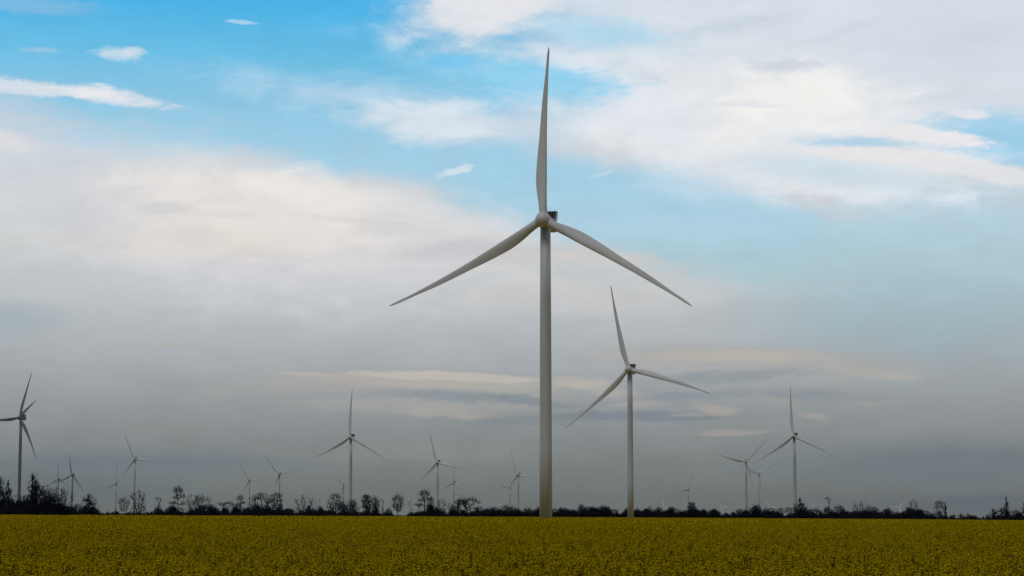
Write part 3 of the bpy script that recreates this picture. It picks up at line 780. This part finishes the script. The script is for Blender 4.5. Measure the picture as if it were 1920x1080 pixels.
TREES = [
 (4, 891, 'leafy', 0, 'dark ragged tree cut by the left edge of the picture', .55),
 (19, 897, 'leafy', 1, 'narrow dark tree just left of the leftmost turbine tower', .45),
 (66, 884, 'leafy', 2, 'tallest dark spire-like tree right of the leftmost turbine tower', .55),
 (82, 903, 'bushy', 0, 'dark bushy tree leaning on the spire-like tree from the right', .7),
 (96, 911, 'spindly', 0, 'wispy thin tree left of the small dark turbine in the bushes', 1.0),
 (112, 906, 'spindly', 1, 'wispy thin tree under the head of the small dark turbine', 1.0),
 (122, 908, 'spindly', 2, 'wispy upright tree just left of the bare tower in the bushes', .8),
 (45, 925, 'bushy', 1, 'broad black bush at the foot of the leftmost turbine tower', 1.1),
 (150, 938, 'bushy', 2, 'low black bush right of the bare tower in the left bushes', 1.0),
 (170, 924, 'leafy', 0, 'ragged bush with loose clumps at the right end of the black bushes', 1.0),
 (188, 945, 'snag', 0, 'short black snag at the end of the left bushes', .9),
 (236, 923, 'vase', 0, 'bare tree arching left, left of the turbine tower with thin trees', .62),
 (262, 917, 'spindly', 0, 'tall thin bare tree just right of the turbine tower at the left', 1.1),
 (272, 930, 'snag', 1, 'short thin upright tree beside the tall thin one', .8),
 (299, 930, 'snag', 2, 'small lone sparse tree leaning right in the low hedge', 1.0),
 (337, 904, 'tiered', 0, 'tallest lone bare tree with tiered branches and a fanned top', .66),
 (363, 920, 'spindly', 1, 'upright twiggy tree right of the tallest tiered one', 1.1),
 (379, 921, 'vase', 1, 'vase-shaped bare tree with a limb reaching right', .75),
 (400, 942, 'bushy', 0, 'low round bare bush right of the vase-shaped tree', .9),
 (427, 934, 'umbrella', 0, 'low flat-topped bare tree with layered twigs', 1.2),
 (453, 924, 'tiered', 1, 'narrow ragged tree left of the small turbine tower', .7),
 (478, 940, 'bushy', 1, 'dark bush at the foot of the small turbine tower', 1.0),
 (497, 920, 'vase', 2, 'wide vase-shaped bare tree between two turbine towers', 1.05),
 (521, 921, 'umbrella', 1, 'leaning bare tree with a twiggy clump in front of a turbine tower', .8),
 (545, 948, 'bushy', 2, 'low dark bush right of the leaning clumped tree', 1.0),
 (569, 923, 'spindly', 2, 'forked bare tree with long sparse upright limbs', 1.0),
 (589, 931, 'snag', 0, 'thin Y-shaped bare tree right of the forked sparse one', 1.2),
 (601, 934, 'snag', 1, 'single thin bare spike in the low hedge', .5),
 (630, 921, 'oval', 0, 'full bare tree left of the largest left turbine tower', .9),
 (644, 937, 'bushy', 0, 'dark twiggy bush under the faint small turbine', .6),
 (659, 934, 'bushy', 1, 'twiggy tree in front of the foot of the largest left turbine tower', .9),
 (690, 924, 'tiered', 2, 'clumped bare tree right of the largest left turbine tower', .75),
 (703, 926, 'oval', 1, 'slender bare tree right behind the clumped one', .7),
 (718, 934, 'snag', 2, 'tall thin twig of a tree in the falling hedge end', .5),
 (731, 948, 'bushy', 2, 'low twiggy bush at the hedge gap', .8),
 (747, 919, 'oval', 2, 'single round-topped tree standing alone in the hedge gap', .75),
 (771, 937, 'snag', 0, 'crooked thin bare tree right of the round-topped one', 1.0),
 (784, 934, 'snag', 1, 'twisted thin bare tree with a bent stem', 1.1),
 (797, 912, 'tiered', 0, 'tall bare tree with a broad flat crown left of a turbine tower', .85),
 (808, 930, 'oval', 0, 'slim bare tree leaning on the tall flat-crowned one', .6),
 (829, 932, 'spindly', 0, 'thin upright bare tree right of a mid-sized turbine tower', .8),
 (844, 938, 'spindly', 1, 'thin sparse tree left of the small turbine tower', .7),
 (853, 944, 'bushy', 0, 'dark bush at the foot of the upright-bladed small turbine', .8),
 (866, 926, 'umbrella', 2, 'umbrella-shaped bare tree on two slim stems', 1.0),
 (879, 925, 'umbrella', 0, 'second umbrella-shaped bare tree merging with its left neighbour', 1.15),
 (900, 948, 'umbrella', 1, 'small round-headed bare tree right of the umbrella-shaped pair', 1.0),
 (921, 949, 'oval', 1, 'small bushy bare tree left of the tiny white turbine', 1.1),
 (945, 945, 'bushy', 1, 'left half of the dark mound bush under two turbines', 1.1),
 (962, 944, 'bushy', 2, 'right half of the dark mound bush under two turbines', 1.1),
 (989, 947, 'umbrella', 2, 'small pale round-headed tree left of the tallest tower', 1.0),
 (1003, 952, 'oval', 2, 'small bare tree close to the foot of the tallest tower', 1.0),
 (1040, 951, 'oval', 0, 'small bare tree right at the foot of the tallest tower', 1.1),
 (1063, 950, 'bushy', 0, 'small dark bare tree a little right of the tallest tower', 1.2),
 (1097, 948, 'bushy', 1, 'dark twiggy bush midway between the two nearest towers', 1.5),
 (1135, 950, 'oval', 1, 'grey round bare tree left of the second tower', 1.4),
 (1150, 951, 'oval', 2, 'dense grey bare tree near the second tower', 1.3),
 (1264, 951, 'oval', 0, 'small bare tree left of the lone small turbine', 1.3),
 (1300, 953, 'bushy', 1, 'dark small tree just right of the lone small turbine', 1.3),
 (1316, 953, 'bushy', 2, 'dark squat tree right of the lone small turbine', 1.3),
 (1335, 953, 'oval', 1, 'grey round small tree left of a tiny white turbine', 1.4),
 (1387, 952, 'bushy', 0, 'dark small tree left of the hanging-blade turbine', 1.3),
 (1417, 952, 'oval', 2, 'small twiggy tree between two crossing turbine towers', 1.2),
 (1440, 948, 'umbrella', 0, 'small bare tree with a round head behind the tiny white turbine', 1.2),
 (1460, 950, 'oval', 0, 'small bare tree right of the tiny white turbine', 1.1),
 (1476, 950, 'umbrella', 1, 'pale arching bare tree left of the dense pointed one', 1.2),
 (1497, 932, 'leafy', 1, 'dense pointed dark tree beside the largest right turbine tower', .9),
 (1508, 944, 'bushy', 2, 'dark bush against the right side of the dense pointed tree', .8),
 (1524, 947, 'umbrella', 2, 'spreading round tree on a visible trunk right of the dense pointed one', 1.3),
 (1549, 929, 'snag', 2, 'crooked leafless snag rising from a dark bush', .8),
 (1549, 948, 'bushy', 0, 'dark bush round the foot of the crooked snag', .9),
 (1570, 944, 'oval', 1, 'fan-shaped twiggy tree right of the crooked snag', 1.1),
 (1601, 939, 'snag', 0, 'thin pale dead tree with curved limbs', 1.0),
 (1611, 936, 'spindly', 2, 'thin dead tree with limbs bent to the right', 1.1),
 (1630, 948, 'bushy', 1, 'dark twiggy bush right of the thin dead trees', 1.3),
 (1661, 948, 'bushy', 2, 'broad dark bush left of the tiny turbine at the right', 1.4),
 (1694, 953, 'oval', 2, 'twiggy bush under the tiny turbine at the right', 1.2),
 (1709, 934, 'spindly', 0, 'thin forked snag right of the tiny turbine', .7),
 (1710, 951, 'bushy', 0, 'dark mound bush at the foot of the forked snag', 1.2),
 (1728, 953, 'umbrella', 0, 'pale grey round bush right of the forked snag', 1.2),
 (1757, 937, 'umbrella', 1, 'tree with loose dark clumps at its top', .9),
 (1768, 941, 'leafy', 2, 'narrow dark column-like tree beside the clumped one', .35),
 (1752, 956, 'bushy', 1, 'dark bush under the clumped tree', 1.2),
 (1797, 962, 'leafy', 0, 'low curled dark bush in the thin part of the hedge', 1.5),
 (1810, 961, 'leafy', 1, 'second low dark bush in the thin part of the hedge', 1.5),
 (1858, 953, 'leafy', 2, 'rounded dark bush left of the spire at the right', 1.3),
 (1873, 950, 'leafy', 0, 'dark bush close to the left side of the spire', 1.0),
 (1882, 928, 'leafy', 1, 'tall narrow spire tree near the right edge', .38),
 (1899, 953, 'oval', 1, 'grey bare bush between the spire and the right edge', 1.2),
 (1917, 940, 'leafy', 2, 'dark ragged tree cut by the right edge of the picture', .8),
]
trn = random.Random(77)
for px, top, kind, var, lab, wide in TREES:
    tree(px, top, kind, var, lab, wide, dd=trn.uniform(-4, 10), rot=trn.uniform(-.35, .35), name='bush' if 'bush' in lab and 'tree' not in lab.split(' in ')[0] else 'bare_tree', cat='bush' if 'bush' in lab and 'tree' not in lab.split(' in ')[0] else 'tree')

# undergrowth of the hedge: nobody could count it
def src(kind, var):
    tm, cm = VAR[kind, var]
    mb = MB(); 
    for me in (tm, cm):
        n = len(mb.v); mb.v.extend([tuple(v.co) for v in me.vertices]); mb.f.extend([tuple(i + n for i in p.vertices) for p in me.polygons])
    mb.m = [0] * len(mb.f)
    return bpy.data.objects.new('shrub_source', mb.mesh('shrub_source', [M['twig']]))
def low_shrub(seed):
    rn = random.Random(seed); mb = MB()
    for i in range(60):
        a = rn.random() * 2 * pi; b = rn.uniform(0.1, 1.1); p = Vector((rn.gauss(0, .25), rn.gauss(0, .25), 0)); d = Vector((cos(a) * sin(b), sin(a) * sin(b), cos(b)))
        l = rn.uniform(.5, 1.0)
        for k in range(3):
            q = p + d * l / 3; mb.tube(p, q, .022 * (1 - k * .2), .018 * (1 - k * .2))
            for t in range(2):
                e = (d + Vector((rn.gauss(0, .5), rn.gauss(0, .5), rn.gauss(0, .4)))).normalized(); mb.tube(q, q + e * l * .33, .013, .010)
            p = q; d = (d + Vector((rn.gauss(0, .2), rn.gauss(0, .2), rn.gauss(0, .15)))).normalized()
    for i in range(260):
        p = Vector((rn.gauss(0, .4), rn.gauss(0, .4), abs(rn.gauss(0.25, .28)))); u = Vector((rn.gauss(0, 1), rn.gauss(0, 1), rn.gauss(0, 1))).normalized(); w = u.orthogonal()
        a = rn.uniform(.02, .06); mb.face([tuple(p - u * a), tuple(p - w * a), tuple(p + u * a), tuple(p + w * a)])
    return bpy.data.objects.new('low_shrub_source', mb.mesh('low_shrub_source', [M['leaf']]))
srcs = [low_shrub(3), low_shrub(4), low_shrub(5), src('bushy', 0), src('oval', 1), src('bushy', 2), src('spindly', 1), src('spindly', 2), src('tiered', 2)]
TOPS = [(-600, 925), (-100, 930), (0, 938), (60, 936), (95, 940), (130, 948), (180, 950), (200, 959), (225, 961), (240, 958), (290, 957), (325, 950), (340, 951), (385, 949),
        (400, 953), (430, 952), (480, 950), (500, 948), (540, 952), (570, 953), (600, 951), (612, 958), (640, 956), (690, 955), (715, 957), (735, 961), (740, 966), (758, 966), (770, 961), (790, 954),
        (820, 953), (850, 957), (870, 955), (930, 956), (950, 950), (970, 951), (1000, 955), (1040, 954), (1100, 953), (1200, 955), (1300, 954), (1345, 957), (1360, 960), (1400, 955),
        (1450, 958), (1470, 961), (1500, 955), (1515, 963), (1560, 957), (1640, 957), (1720, 957), (1735, 962), (1775, 966), (1790, 969), (1830, 968), (1850, 966), (1880, 962), (1920, 964), (2000, 955), (2700, 940)]
def top_at(px):
    for (a, ta), (b, tb) in zip(TOPS, TOPS[1:]):
        if px <= b: return ta + (tb - ta) * max(0, (px - a) / (b - a))
    return TOPS[-1][1]
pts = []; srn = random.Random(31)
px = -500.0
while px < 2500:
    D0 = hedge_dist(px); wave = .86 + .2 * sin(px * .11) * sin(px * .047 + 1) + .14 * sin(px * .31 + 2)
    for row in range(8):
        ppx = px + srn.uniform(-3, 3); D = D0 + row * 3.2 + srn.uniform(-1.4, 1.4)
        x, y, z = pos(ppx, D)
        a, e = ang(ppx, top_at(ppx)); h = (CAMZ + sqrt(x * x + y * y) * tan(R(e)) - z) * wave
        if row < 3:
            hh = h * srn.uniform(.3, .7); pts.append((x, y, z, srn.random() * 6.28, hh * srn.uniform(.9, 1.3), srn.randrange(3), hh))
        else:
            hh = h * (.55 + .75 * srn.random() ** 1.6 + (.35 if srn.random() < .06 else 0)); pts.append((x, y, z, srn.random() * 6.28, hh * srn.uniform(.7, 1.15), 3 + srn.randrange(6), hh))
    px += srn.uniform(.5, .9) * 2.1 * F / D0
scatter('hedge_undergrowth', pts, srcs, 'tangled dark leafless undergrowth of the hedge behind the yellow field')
# verge in front of the hedge
v = []; f = []
for i, px in enumerate(pxs):
    D = hedge_dist(px); a = (px - 960) / F
    for k, dy in enumerate((-13, 24)):
        y = D + dy; x = a * y; v.append((x, y, ground(x, y) + 0.05))
for i in range(len(pxs) - 1): f.append((i * 2, i * 2 + 2, i * 2 + 3, i * 2 + 1))
me = bpy.data.meshes.new('verge'); me.from_pydata(v, [], f); me.materials.append(M['verge']); me.update()
tag(link('verge', me), 'dark grassy verge along the foot of the hedge', kind='structure')
